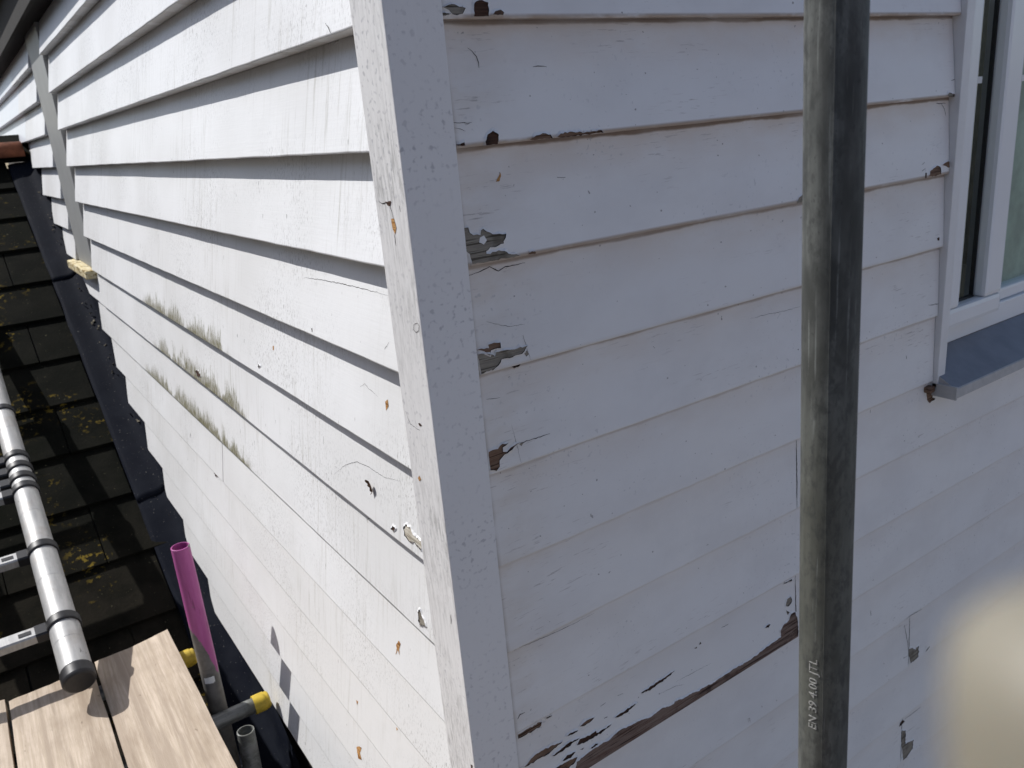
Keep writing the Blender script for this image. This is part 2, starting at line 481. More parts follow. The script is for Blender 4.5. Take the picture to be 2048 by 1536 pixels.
# ------------------------------------------------------------------ weatherboards
def wave(a, k, w):
    return .0007 * mnoise.noise(Vector((a * 2.1, k * 7.3, 3.0 if w == 'L' else 8.0)))

def depth(w, k, a, z):
    zb = (ZL if w == 'L' else ZR) - D15 * k
    t = (LIPL if w == 'L' else LIPR)(k - 1)
    return .004 + t * (z - zb) / D15 + wave(a, k, w)

def P(w, a, d, z): return (d, a, z) if w == 'L' else (a, d, z)

def board(w, k, a0, a1, parent, mat=None, name='weatherboard', shift=0.0):
    """one weatherboard; a0/a1 are numbers or functions of z (cut ends)"""
    lipf = LIPL if w == 'L' else LIPR
    zb = (ZL if w == 'L' else ZR) - D15 * k
    f0 = a0 if callable(a0) else (lambda z: a0)
    f1 = a1 if callable(a1) else (lambda z: a1)
    n = max(4, int(abs(f1(zb) - f0(zb)) / .04))
    th = lipf(k) - .0008
    top = .168
    V, F = [], []
    def strip(rows, cnt):
        b = len(V)
        for r in rows: V.extend(r)
        m = cnt
        for i in range(len(rows) - 1):
            for j in range(m - 1):
                F.append((b + i * m + j, b + i * m + j + 1, b + (i + 1) * m + j + 1, b + (i + 1) * m + j))
    def row(dz, dd, lipnoise=0.0):
        out = []
        for j in range(n + 1):
            z = zb + dz
            s = j / n
            a = f0(z) * (1 - s) + f1(z) * s
            ln = lipnoise * mnoise.noise(Vector((a * 9, k * 3.3, 1.0))) + lipnoise * .7 * mnoise.noise(Vector((a * 45, k * 3.3, 5.0)))
            out.append(P(w, a, depth(w, k, a, z) + dd + shift, z + ln))
        return out
    rows_front = [row(top, 0), row(.10, 0), row(.05, 0), row(.0030, 0, .0010), row(.0010, .0005, .0010), row(0, .0020, .0010)]
    strip(rows_front[:4], n + 1)
    strip(rows_front[3:], n + 1)
    strip([rows_front[-1], row(.0, th, .0)], n + 1)
    strip([row(.0, th, .0), row(top, .006)], n + 1)
    strip([row(top, .006), row(top, 0)], n + 1)
    for e in (0, n):                                    # end grain
        b = len(V)
        fr = [r[e] for r in rows_front] + [row(.0, th)[e], row(top, .006)[e]]
        V.extend(fr); F.append(tuple(range(b, b + len(fr))))
    o = obj(name, V, F, mat or M[w], parent, False)
    for p in o.data.polygons:
        if len(p.vertices) == 4: p.use_smooth = True
    bm = bmesh.new(); bm.from_mesh(o.data); bmesh.ops.recalc_face_normals(bm, faces=bm.faces[:]); bm.to_mesh(o.data); bm.free()
    return o

BASE = [(-1.75, 1.20), (-1.735, 1.55), (-1.66, 1.76), (-1.579, 1.93), (-1.392, 2.29), (-1.247, 2.55), (-1.06, 2.81), (-.94, 3.01),
        (-.846, 3.10), (-.735, 3.20), (-.67, 3.27), (-.587, 3.40), (-.46, 3.64), (-.40, 4.08), (-.25, 4.31), (-.10, 4.46), (.07, 4.65), (.19, 4.93), (.21, 6.0)]
def base_y(z):
    if z <= BASE[0][0]: return BASE[0][1]
    for (z0, y0), (z1, y1) in zip(BASE, BASE[1:]):
        if z <= z1: return y0 + (y1 - y0) * (z - z0) / (z1 - z0)
    return BASE[-1][1]

wallL = thing('weatherboard_wall', 'sunlit white painted weatherboard wall with green algae along its laps, left of the corner post', 'wall', loc=(0, 0, 0))
wallR = thing('weatherboard_wall', 'shaded white weatherboard wall with peeling paint between the corner post and the window', 'wall', loc=(0, 0, 0))
boards = {}
PW_L, PW_R = .087, .079
TR0, TR1 = 3.20, 3.69            # gap filled by the grey cover strip
for k in range(-3, 13):
    zb = ZL - D15 * k
    if zb >= -.40:
        boards[('L', k)] = [board('L', k, PW_L + .002, 3.172 + .01 * rnd.random(), wallL)]
        if zb > .21:
            board('L', k, 3.70, 4.75, wallL); board('L', k, 4.753, 7.5, wallL, M['far'])
        else:
            board('L', k, 3.70, (lambda z, zb=zb, o=rnd.uniform(-.02, .02): base_y(z) * .3 + base_y(zb + .07) * .7 + o), wallL)
    elif k == 5:
        boards[('L', k)] = [board('L', k, PW_L + .002, 3.17, wallL)]
        board('L', k, 3.178, (lambda z: base_y(z)), wallL, shift=.003)
    elif k == 7:
        boards[('L', k)] = [board('L', k, PW_L + .002, 1.379, wallL), board('L', k, 1.3855, (lambda z: base_y(z) + .02), wallL)]
    else:
        boards[('L', k)] = [board('L', k, PW_L + .002, (lambda z, zb=zb, o=rnd.uniform(-.03, .03): base_y(z) * .3 + base_y(zb + .07) * .7 + o), wallL)]
box('cover_strip', .018, .05, TR0, TR1, -.385, .66, M['grey_trim'], wallL, .002)['label'] = 'plain grey vertical strip between two runs of boards'
bmk = box_mesh(-.026, .05, 3.19, 3.80, -.428, -.388, .006)
for v in bmk.verts: v.co.z += .006 * mnoise.noise(v.co * 14); v.co.x += .008 * mnoise.noise(v.co * 11)
bmobj('timber_block', bmk, M['block'], wallL)['label'] = 'lichened timber block under the grey strip'
box('backing', .060, .20, .10, 7.5, -1.76, 1.1, M['core'], wallL)

WX = 1.245                       # boards stop at the window trim
for k in range(-3, 17):
    zb = ZR - D15 * k
    if k <= 5: spans = [(PW_R + .002, WX - .001)]
    elif k == 6: spans = [(PW_R + .002, .7775), (.7805, 5.5)]
    elif k == 8: spans = [(PW_R + .002, .7855), (.7878, 5.5)]
    elif k in (10, 12): spans = [(PW_R + .002, 1.2345), (1.2365, 5.5)]
    else: spans = [(PW_R + .002, 5.5)]
    if k <= 5: board('R', k, 2.694, 5.5, wallR)
    boards[('R', k)] = [board('R', k, s0 if s0 < .1 else s0, s1, wallR, shift=(0.0 if i == 0 else .0012)) for i, (s0, s1) in enumerate(spans)]
box('backing', .10, 1.27, .060, .18, -2.6, 1.1, M['core'], wallR)
box('backing', 1.272, 5.5, .075, .18, -2.6, -.60, M['core'], wallR)
box('backing', 2.70, 5.5, .060, .18, -.598, 1.1, M['core'], wallR)

post = box('corner_post', 0, PW_R, 0, PW_L, -2.7, 1.05, M['post'], None, .0016)
tag(post, 'square white corner post, mottled grey on its sunlit face, where the two boarded walls meet', 'corner post')

# worn places: bare wood, cracks, resin stains, each a thin patch edged with lifted paint
PATCHES=[
 ('R',0,'g',0,[(0.0833,0.2243),(0.09,0.2265),(0.0998,0.2274),(0.1061,0.2243),(0.1137,0.2234),(0.1087,0.2172),(0.1001,0.2155),(0.0935,0.2168),(0.0898,0.2212)]),
 ('R',0,'g',0,[(0.0774,0.2177),(0.0916,0.2173),(0.0836,0.2151),(0.0771,0.2151)]),
 ('R',0,'d',0,[(0.1268,0.2273),(0.1319,0.2311),(0.1401,0.2325),(0.1482,0.2298),(0.1456,0.2144),(0.1349,0.214),(0.1244,0.214)]),
 ('R',0,'b',0,[(0.1517,0.2159),(0.1578,0.2198),(0.1654,0.2212),(0.1698,0.2182),(0.1672,0.2154)]),
 ('R',1,'c',0.0013,[(0.1201,0.1798),(0.1259,0.1758),(0.1311,0.1696),(0.1329,0.1621),(0.1323,0.1558)]),
 ('R',1,'c',0.001,[(0.2166,0.154),(0.2241,0.1547),(0.239,0.1532)]),
 ('R',1,'d',0,[(0.1251,0.0663),(0.1296,0.0744),(0.1385,0.0786),(0.1457,0.0732),(0.1438,0.0619),(0.135,0.0619),(0.1245,0.0619)]),
 ('R',1,'b',0,[(0.1947,0.0631),(0.2051,0.0673),(0.2169,0.0694),(0.2295,0.0667),(0.231,0.062),(0.2025,0.0619)]),
 ('R',1,'b',0,[(0.2406,0.0633),(0.2462,0.0667),(0.2667,0.0677),(0.2835,0.0651),(0.3189,0.0656),(0.322,0.0622),(0.2691,0.0619),(0.2453,0.0619)]),
 ('R',1,'d',0,[(0.0789,0.0661),(0.0876,0.0663),(0.0931,0.0682),(0.0935,0.0642),(0.0886,0.0641)]),
 ('R',1,'c',0.0008,[(0.0807,0.0928),(0.0896,0.0917),(0.0983,0.0918),(0.1023,0.0903),(0.1098,0.0915)]),
 ('R',1,'c',0.0006,[(0.0983,0.0918),(0.1,0.0886),(0.106,0.0901)]),
 ('R',1,'c',0.0006,[(0.0829,0.0863),(0.0911,0.0845),(0.0977,0.0812)]),
 ('R',2,'o',0,[(0.1503,0.0255),(0.1463,0.0202),(0.1413,0.0144),(0.1469,0.0143),(0.1505,0.021)]),
 ('R',2,'c',0.0008,[(0.2424,0.0093),(0.2491,0.0084),(0.2569,0.0078)]),
 ('R',2,'g',0,[(0.0826,-0.0381),(0.0886,-0.0382),(0.0895,-0.0451),(0.0948,-0.0491),(0.1058,-0.0507),(0.1077,-0.0446),(0.111,-0.0431),(0.115,-0.0469),(0.1208,-0.0495),(0.1295,-0.0528),(0.1451,-0.0543),(0.1398,-0.0634),(0.14,-0.066),(0.1302,-0.0679),(0.1177,-0.0679),(0.1108,-0.072),(0.1108,-0.0758),(0.1162,-0.0767),(0.1307,-0.0742),(0.1428,-0.0782),(0.1455,-0.0812),(0.158,-0.0837),(0.163,-0.0866),(0.1494,-0.0866),(0.1368,-0.0856),(0.1208,-0.0865),(0.1053,-0.0866),(0.0871,-0.0854),(0.0858,-0.0719),(0.0806,-0.0673)]),
 ('R',2,'p',0,[(0.1048,-0.0531),(0.1112,-0.0515),(0.1146,-0.0584),(0.1092,-0.0632),(0.1022,-0.0591)]),
 ('R',2,'b',0,[(0.1771,-0.087),(0.1842,-0.0838),(0.1916,-0.0857),(0.1902,-0.0881)]),
 ('R',3,'c',0.0014,[(0.0853,-0.1011),(0.1003,-0.0997),(0.11,-0.0974),(0.1198,-0.0951),(0.1328,-0.1033),(0.1447,-0.0992),(0.1609,-0.0997),(0.1781,-0.0993)]),
 ('R',3,'b',0,[(0.0832,-0.2019),(0.0937,-0.2061),(0.0957,-0.21),(0.1018,-0.2137),(0.1041,-0.2073),(0.1097,-0.2062),(0.1198,-0.2073),(0.1208,-0.2002),(0.1108,-0.1984),(0.1014,-0.1991),(0.1019,-0.204),(0.0891,-0.2016)]),
 ('R',3,'g',0,[(0.0828,-0.2082),(0.102,-0.2125),(0.1093,-0.2177),(0.1116,-0.2113),(0.1385,-0.2143),(0.1651,-0.2145),(0.1619,-0.2167),(0.1539,-0.2232),(0.137,-0.224),(0.1192,-0.2234),(0.1128,-0.2301),(0.1026,-0.2347),(0.0835,-0.237),(0.0827,-0.2219)]),
 ('R',3,'g',0,[(0.157,-0.2215),(0.1641,-0.2214),(0.1661,-0.2271),(0.1615,-0.2296)]),
 ('R',4,'d',0,[(0.1401,-0.2404),(0.1544,-0.2401),(0.1526,-0.2422),(0.1426,-0.2427)]),
 ('R',4,'b',0,[(0.0847,-0.3526),(0.1005,-0.3529),(0.1083,-0.3473),(0.118,-0.349),(0.1076,-0.3521),(0.108,-0.3596),(0.1148,-0.3617),(0.1211,-0.3573),(0.1329,-0.3546),(0.1372,-0.3546),(0.1236,-0.3598),(0.1146,-0.3629),(0.1057,-0.3659),(0.1001,-0.3697),(0.0995,-0.3795),(0.0933,-0.3838),(0.0828,-0.3792)]),
 ('R',4,'c',0.0012,[(0.1327,-0.3558),(0.1589,-0.356),(0.1935,-0.3566)]),
 ('R',4,'g',0,[(0.1358,-0.3542),(0.1457,-0.3564),(0.1407,-0.3607)]),
 ('R',4,'c',0.0007,[(0.0922,-0.2769),(0.1015,-0.2784),(0.1151,-0.2797)]),
 ('R',3,'c',0.0005,[(0.1036,-0.1673),(0.1173,-0.1735),(0.1405,-0.1818),(0.1653,-0.1834)]),
 ('R',3,'c',0.0006,[(0.1604,-0.1975),(0.1636,-0.2147),(0.1689,-0.2373)]),
 ('R',4,'c',0.0005,[(0.1284,-0.3247),(0.1329,-0.3546),(0.1373,-0.3862)]),
 ('R',8,'w',0,[(0.1916,-0.9764),(0.1968,-0.9613),(0.211,-0.9597),(0.2254,-0.9574),(0.2434,-0.9566),(0.2614,-0.9578),(0.2764,-0.9551),(0.2916,-0.9518),(0.3101,-0.9545),(0.3291,-0.9554),(0.3519,-0.9592),(0.3634,-0.963),(0.3752,-0.9631),(0.3954,-0.9601),(0.4114,-0.9633),(0.4234,-0.9661),(0.4361,-0.9622),(0.4525,-0.9662),(0.4693,-0.9671),(0.4904,-0.9702),(0.512,-0.9712),(0.5383,-0.9737),(0.5562,-0.9719),(0.5744,-0.9707),(0.6019,-0.9708),(0.6345,-0.9738),(0.6584,-0.9723),(0.6827,-0.9672),(0.7122,-0.9662),(0.7373,-0.9646),(0.7351,-0.9487),(0.7479,-0.9395),(0.7632,-0.937),(0.7685,-0.9244),(0.7828,-0.9269),(0.7897,-0.9488),(0.7913,-0.9881),(0.5783,-0.9881),(0.4305,-0.9881),(0.2329,-0.9881),(0.2199,-0.9881)]),
 ('R',8,'b',0,[(0.0883,-0.8463),(0.104,-0.8458),(0.128,-0.8451),(0.1352,-0.8474),(0.1334,-0.8542),(0.1204,-0.8548),(0.0998,-0.8542),(0.088,-0.8538)]),
 ('R',8,'b',0,[(0.0927,-0.9111),(0.1147,-0.9013),(0.1327,-0.9006),(0.1555,-0.9039),(0.1714,-0.9055),(0.1581,-0.9102),(0.1378,-0.9129),(0.115,-0.9125),(0.0972,-0.9131)]),
 ('R',8,'d',0,[(0.1483,-0.9221),(0.1741,-0.9176),(0.1879,-0.9157),(0.2083,-0.919),(0.1908,-0.9206),(0.1734,-0.9236),(0.153,-0.9248)]),
 ('R',8,'d',0,[(0.3509,-0.9024),(0.3684,-0.9019),(0.3962,-0.8991),(0.4366,-0.898),(0.3998,-0.9042),(0.3719,-0.907)]),
 ('R',8,'d',0,[(0.2871,-0.9201),(0.3134,-0.9185),(0.342,-0.9174),(0.3167,-0.9235),(0.2942,-0.9239)]),
 ('R',8,'b',0,[(0.2107,-0.8968),(0.218,-0.8937),(0.2424,-0.8962),(0.2313,-0.9009),(0.2173,-0.8998)]),
 ('R',8,'d',0,[(0.1794,-0.9004),(0.1932,-0.8994),(0.2066,-0.9026),(0.1927,-0.9039)]),
 ('R',8,'d',0,[(0.2003,-0.9291),(0.208,-0.9221),(0.2287,-0.9254),(0.2432,-0.9236),(0.2444,-0.9292),(0.257,-0.9295),(0.2788,-0.9298),(0.2565,-0.9342),(0.2314,-0.9335),(0.2069,-0.9319)]),
 ('R',8,'d',0,[(0.1678,-0.943),(0.1786,-0.9379),(0.1956,-0.9404),(0.1846,-0.9461)]),
 ('R',8,'b',0,[(0.1536,-0.9492),(0.1705,-0.9494),(0.1978,-0.9521),(0.1935,-0.9594),(0.1791,-0.9648)]),
 ('R',8,'d',0,[(0.1443,-0.8446),(0.1572,-0.846),(0.1489,-0.8471)]),
 ('R',8,'d',0,[(0.2058,-0.9429),(0.2161,-0.9442),(0.2124,-0.9461)]),
 ('R',8,'d',0,[(0.226,-0.9518),(0.2405,-0.9494),(0.2447,-0.9508),(0.2329,-0.954)]),
 ('R',8,'d',0,[(0.6867,-0.9205),(0.6989,-0.9176),(0.7046,-0.9212),(0.6987,-0.9248)]),
 ('R',8,'g',0,[(0.7529,-0.8991),(0.7567,-0.886),(0.7693,-0.884),(0.7731,-0.8967),(0.7613,-0.9027)]),
 ('R',8,'g',0,[(0.7551,-0.9111),(0.7661,-0.9204),(0.7594,-0.9241)]),
 ('R',8,'d',0,[(0.749,-0.8456),(0.7726,-0.8458),(0.774,-0.85),(0.755,-0.847)]),
 ('R',7,'c',0.0016,[(0.0883,-0.8138),(0.0937,-0.8077),(0.1029,-0.8087)]),
 ('R',8,'d',0,[(0.4886,-0.8766),(0.4963,-0.8754),(0.4961,-0.8788)]),
 ('R',8,'d',0,[(0.5015,-0.8744),(0.506,-0.8697),(0.5083,-0.8742)]),
 ('R',8,'c',0.0009,[(0.2981,-0.8815),(0.3109,-0.8835)]),
 ('R',8,'c',0.0009,[(0.564,-0.8658),(0.584,-0.8664)]),
 ('R',8,'c',0.0008,[(0.258,-0.8828),(0.2652,-0.8824),(0.2708,-0.8813)]),
 ('R',8,'c',0.0016,[(0.2643,-0.9105),(0.2715,-0.9111)]),
 ('R',8,'c',0.0005,[(0.394,-0.9278),(0.4341,-0.9318),(0.4585,-0.9389)]),
 ('R',8,'c',0.0005,[(0.4388,-0.9238),(0.4847,-0.9258),(0.532,-0.9286)]),
 ('R',7,'c',0.0007,[(0.086,-0.6904),(0.1622,-0.6958),(0.2106,-0.6972),(0.2578,-0.6967)]),
 ('R',9,'c',0.0009,[(0.638,-1.1244),(0.6369,-1.1161),(0.6418,-1.116),(0.6433,-1.1272)]),
 ('R',6,'b',0,[(1.2258,-0.5419),(1.2338,-0.5576),(1.2579,-0.5655),(1.2559,-0.5805),(1.2682,-0.5854),(1.2446,-0.5896),(1.2339,-0.5782),(1.2281,-0.5595)]),
 ('R',2,'b',0,[(1.1677,-0.086),(1.1716,-0.0765),(1.1957,-0.068),(1.2091,-0.073),(1.2116,-0.0863),(1.19,-0.0878)]),
 ('R',2,'b',0,[(1.2173,-0.0681),(1.2365,-0.0632),(1.2558,-0.066),(1.2547,-0.0726),(1.2391,-0.076)]),
 ('R',1,'g',0,[(1.2144,0.0656),(1.2185,0.0704),(1.2386,0.0657),(1.2355,0.0619),(1.222,0.0619)]),
 ('R',2,'g',0,[(0.7544,-0.0881),(0.7599,-0.0795),(0.7706,-0.0758),(0.7696,-0.0881)]),
 ('R',2,'d',0,[(1.1557,-0.0777),(1.161,-0.0782),(1.1592,-0.0881),(1.155,-0.0881)]),
 ('R',2,'c',0.0012,[(1.1428,-0.0735),(1.1559,-0.0692)]),
 ('R',2,'c',0.0008,[(1.1431,-0.0609),(1.1536,-0.0571)]),
 ('R',1,'c',0.001,[(1.2297,0.093),(1.2486,0.0933)]),
 ('R',2,'c',0.0016,[(1.2162,0.0492),(1.2268,0.0393),(1.2315,0.0264)]),
 ('R',2,'c',0.0016,[(1.1977,0.0519),(1.2307,0.05)]),
 ('R',4,'c',0.0012,[(1.2042,-0.3572),(1.2212,-0.3595),(1.2355,-0.3606),(1.2558,-0.3629)]),
 ('R',3,'d',0,[(1.2184,-0.2168),(1.2267,-0.2156),(1.228,-0.2228),(1.2213,-0.2221)]),
 ('R',5,'c',0.0016,[(1.1369,-0.4532),(1.1379,-0.4615)]),
 ('R',4,'d',0,[(0.7682,-0.356),(0.7716,-0.3559),(0.7707,-0.3585)]),
 ('R',4,'c',0.0006,[(0.6422,-0.2731),(0.6888,-0.274),(0.7328,-0.2773),(0.7805,-0.2779)]),
 ('R',10,'g',0,[(1.2111,-1.2499),(1.2337,-1.2518),(1.2443,-1.2807),(1.2783,-1.279),(1.2793,-1.2464),(1.261,-1.2498),(1.2513,-1.2393),(1.233,-1.2366)]),
 ('R',12,'g',0,[(1.2274,-1.4798),(1.2533,-1.494),(1.2533,-1.5357),(1.292,-1.5444),(1.2884,-1.5685),(1.265,-1.5814),(1.246,-1.5822),(1.2359,-1.526)]),
 ('R',10,'c',0.0016,[(1.2114,-1.1565),(1.2187,-1.18),(1.2272,-1.2103),(1.2333,-1.2426)]),
 ('R',12,'d',0,[(1.2221,-1.4642),(1.2452,-1.461),(1.2354,-1.4494),(1.2236,-1.4556)]),
 ('R',9,'c',0.0014,[(1.2004,-1.1342),(1.2313,-1.1335),(1.2767,-1.1381)]),
 ('R',12,'c',0.0014,[(1.2451,-1.4577),(1.2876,-1.4595),(1.3261,-1.4594)]),
 ('R',10,'c',0.004,[(1.314,-1.2809),(1.3327,-1.2744)]),
 ('R',9,'c',0.0018,[(1.0604,-1.0475),(1.0615,-1.0616)]),
 ('L',4,'o',0,[(0.1872,-0.3026),(0.1791,-0.2977),(0.1756,-0.3074),(0.1834,-0.3156)]),
 ('L',5,'d',0,[(0.2015,-0.5203),(0.194,-0.5131),(0.1859,-0.5145),(0.194,-0.5229)]),
 ('L',5,'e',0,[(0.1587,-0.5044),(0.1505,-0.495),(0.1341,-0.4953),(0.1253,-0.5021),(0.0972,-0.5027),(0.0996,-0.5177),(0.1222,-0.5138),(0.1395,-0.519),(0.1543,-0.5145)]),
 ('L',6,'g',0,[(0.1488,-0.6524),(0.1418,-0.6445),(0.1369,-0.6529),(0.128,-0.6578),(0.122,-0.6641),(0.1423,-0.6724)]),
 ('L',7,'o',0,[(0.2733,-0.7852),(0.263,-0.7715),(0.256,-0.7747),(0.2609,-0.7857),(0.2589,-0.7982),(0.2662,-0.7901),(0.275,-0.8073),(0.2703,-0.7905)]),
 ('L',10,'o',0,[(0.6007,-1.238),(0.5866,-1.2268),(0.5725,-1.2224),(0.5814,-1.2413),(0.5715,-1.2528),(0.5904,-1.2606)]),
 ('L',9,'o',0,[(0.5511,-1.0781),(0.5401,-1.076),(0.5462,-1.0879)]),
 ('L',9,'o',0,[(0.3599,-1.0277),(0.3523,-1.0276),(0.3573,-1.0345)]),
 ('L',6,'c',0.001,[(0.3416,-0.57),(0.3452,-0.5654),(0.3327,-0.5586)]),
 ('L',3,'c',0.0009,[(0.4688,-0.1404),(0.3794,-0.1359),(0.2608,-0.1328),(0.139,-0.1322)]),
 ('L',3,'c',0.003,[(0.428,-0.2227),(0.4244,-0.2272)]),
 ('L',5,'c',0.0007,[(0.4416,-0.5045),(0.3882,-0.4697),(0.3384,-0.449),(0.2917,-0.4437),(0.2292,-0.4429),(0.1713,-0.4314)]),
 ('L',4,'c',0.0006,[(0.2803,-0.2997),(0.262,-0.2905),(0.2494,-0.2957),(0.2132,-0.3008)]),
 ('L',3,'c',0.0007,[(0.1426,-0.2093),(0.1283,-0.1965)]),
 ('L',5,'d',0,[(1.4513,-0.5103),(1.4315,-0.5017),(1.4006,-0.5072),(1.3929,-0.5125),(1.4298,-0.52)]),
 ('L',4,'d',0,[(0.8008,-0.3607),(0.7876,-0.3624),(0.7986,-0.3666)]),
 ('L',4,'o',0,[(0.7108,-0.307),(0.7038,-0.3051),(0.7037,-0.3141),(0.7098,-0.3151)]),
 ('L',8,'d',0,[(1.5698,-0.8699),(1.5366,-0.8494),(1.5107,-0.8611),(1.5519,-0.8759)]),
 ('L',3,'c',0.004,[(0.4261,-0.2219),(0.4247,-0.2278)]),
 ('L',7,'c',0.004,[(1.7558,-0.7848),(1.76,-0.7994)]),
 ('L',0,'c',0.0014,[(0.1861,0.2324),(0.1738,0.2249),(0.1642,0.2168)]),
 ('L',1,'d',0,[(0.2291,0.2134),(0.2159,0.2134),(0.2199,0.2134)]),
 ('PL',0,'o',0,[(0.0467,-0.017),(0.0385,-0.0156),(0.0346,-0.0277),(0.0407,-0.0363),(0.0456,-0.0293)]),
 ('PL',0,'c',0.0014,[(0.0759,0.0046),(0.0672,0.0018),(0.0572,0.0031),(0.0462,0.0008),(0.0417,-0.0076),(0.0394,-0.0157)]),
 ('PL',0,'c',0.0015,[(0.043,-0.0364),(0.0425,-0.051)]),
 ('PL',0,'d',0,[(0.0569,0.0041),(0.0402,0.0056),(0.0443,-0.0006),(0.0512,-0.0002)]),
 ('PL',0,'c',0.0014,[(0.019,0.0008),(0.0179,-0.0067)]),
 ('PL',0,'d',0,[(0.0437,-0.2954),(0.0379,-0.2932),(0.0329,-0.2957),(0.0392,-0.2983)]),
 ('PL',0,'o',0,[(0.0673,-0.3854),(0.0609,-0.3795),(0.0572,-0.3841),(0.0633,-0.3892)]),
 ('PL',0,'c',0.0009,[(0.0135,-0.1489),(0.0197,-0.152),(0.0215,-0.1589),(0.0155,-0.1618),(0.0078,-0.1578),(0.0047,-0.1508),(0.0088,-0.1478),(0.0157,-0.1503)]),
 ('PL',0,'c',0.0008,[(0.0787,-0.2862),(0.0683,-0.3031),(0.04,-0.3052)]),
 ('PL',0,'d',0,[(0.0111,-0.8548),(0.0055,-0.8525),(0.0079,-0.8596),(0.0115,-0.8622)]),
 ('PL',0,'c',0.0012,[(0.0158,-0.5864),(0.0196,-0.6047)]),
 ('R',6,'c',0.0026,[(0.7778,-0.5425999999999999),(0.7784,-0.6185999999999998),(0.7778,-0.6845999999999999)]),
 ('R',8,'c',0.0026,[(0.7855,-0.8425999999999999),(0.7860999999999999,-0.9185999999999999),(0.7855,-0.9845999999999999)]),
 ('R',10,'c',0.0026,[(1.2343,-1.1426),(1.2349,-1.2186),(1.2343,-1.2846)]),
 ('R',12,'c',0.0026,[(1.2343,-1.4425999999999999),(1.2349,-1.5185999999999997),(1.2343,-1.5845999999999998)]),
]
def densify(pts, step, jit, closed=True, seed=0):
    r = random.Random(seed); out = []
    n = len(pts)
    for i in range(n if closed else n - 1):
        a = Vector(pts[i]); b = Vector(pts[(i + 1) % n]); L = (b - a).length
        m = max(1, int(L / step)); nr = Vector((-(b - a).y, (b - a).x)).normalized() if L > 1e-9 else Vector((0, 0))
        for j in range(m):
            q = a.lerp(b, j / m)
            if j: q = q + nr * r.uniform(-jit, jit)
            out.append(q)
    if not closed: out.append(Vector(pts[-1]))
    return out

NAMES = {'g': 'bare_patch', 'b': 'bare_patch', 'd': 'bare_patch', 'w': 'bare_edge', 'c': 'crack', 'o': 'resin_stain', 'p': 'paint_flake', 'e': 'worn_undercoat'}
for i, (w, k, ty, wd, pts) in enumerate(PATCHES):
    if w == 'PL':
        par = post; S = lambda a, z, h: (-h, a, z); base_m = M['post']
    else:
        cand = boards[(w, k)]
        am = sum(q[0] for q in pts) / len(pts)
        par = cand[0]
        if len(cand) > 1:
            lim = {('R', 6): .779, ('R', 8): .7867, ('R', 10): 1.2355, ('R', 12): 1.2355, ('L', 7): 1.382}[(w, k)]
            par = cand[0] if am < lim else cand[1]
        sh = .0012 if (w == 'R' and len(cand) > 1 and par is cand[1]) else 0.0
        S = lambda a, z, h, w=w, k=k, sh=sh: P(w, a, depth(w, k, a, z) + sh - h, z)
        base_m = M[w]
    if ty == 'c':                                        # a crack: narrow ribbon of uneven width
        q = densify(pts, .004, .0007, False, i)
        V, F = [], []
        for j, c in enumerate(q):
            d_ = (q[min(j + 1, len(q) - 1)] - q[max(j - 1, 0)]).normalized(); nr = Vector((-d_.y, d_.x))
            s = wd * .5 * (.25 + .75 * math.sin(math.pi * (j + .5) / len(q))) * rnd.uniform(.6, 1.25)
            V += [S(*(c + nr * s), .0004), S(*(c - nr * s), .0004)]
            if j: F.append((2 * j - 2, 2 * j - 1, 2 * j + 1, 2 * j))
        obj('crack', V, F, M['c'], par)
        continue
    size = max(max(q[0] for q in pts) - min(q[0] for q in pts), .01)
    q = densify(pts, min(.004, size / 8), min(.0011, size / 40), True, i)
    h0 = .0005 if ty != 'p' else .0011
    V = [S(c.x, c.y, h0) for c in q]
    F = [tuple(t) for t in tessellate_polygon([[Vector((c.x, c.y, 0)) for c in q]])]
    fm = [0] * len(F)
    n = len(q)
    if ty in 'gbdwe' and size > .012 and w in 'LR':                    # lifted paint along the rim, its inner face coloured dark as shade
        cen = sum(q, Vector((0, 0))) / n
        area = sum(q[j].x * q[(j + 1) % n].y - q[(j + 1) % n].x * q[j].y for j in range(n))
        sg = 1 if area > 0 else -1
        b = len(V)
        zb = (ZL if w == 'L' else ZR) - D15 * k if w in 'LR' else -9
        for j in range(n):
            d_ = (q[(j + 1) % n] - q[j - 1]).normalized(); nr = Vector((d_.y, -d_.x)) * sg
            hh = .0012 + .0018 * rnd.random() ** 2
            o_ = q[j] + nr * rnd.uniform(.002, .005)
            if o_.y < zb + .0004: o_.y = zb + .0004
            V += [S(q[j].x, q[j].y, h0), S(*(q[j] + nr * .0003), hh), S(o_.x, o_.y, .0001)]
        for j in range(n):
            c = (j + 1) % n
            if q[j].y < zb + .004 and q[c].y < zb + .004: continue
            F += [(b + 3 * j, b + 3 * c, b + 3 * c + 1, b + 3 * j + 1), (b + 3 * j + 1, b + 3 * c + 1, b + 3 * c + 2, b + 3 * j + 2)]
            fm += [2, 1]  # dark inner face paints the shadow gap under the lifted paint
    obj(NAMES[ty], V, F, None, par, mats=[M[ty], base_m, M['c']], fm=fm)
    if ty == 'w':                                        # the bare wood wraps under the lip
        for seg in [(min(c.x for c in q), max(c.x for c in q))]:
            zb = ZR - D15 * k; nn = 60; V, F = [], []
            for j in range(nn + 1):
                a = seg[0] + (seg[1] - seg[0]) * j / nn
                dd = depth('R', k, a, zb)
                V += [(a, dd - .0007, zb + .0035), (a, dd - .0004, zb - .0014), (a, dd + LIPR(k), zb - .0014)]
                if j: F += [(3 * j - 3, 3 * j - 2, 3 * j + 1, 3 * j), (3 * j - 2, 3 * j - 1, 3 * j + 2, 3 * j + 1)]
            obj('bare_edge', V, F, M['w'], par)

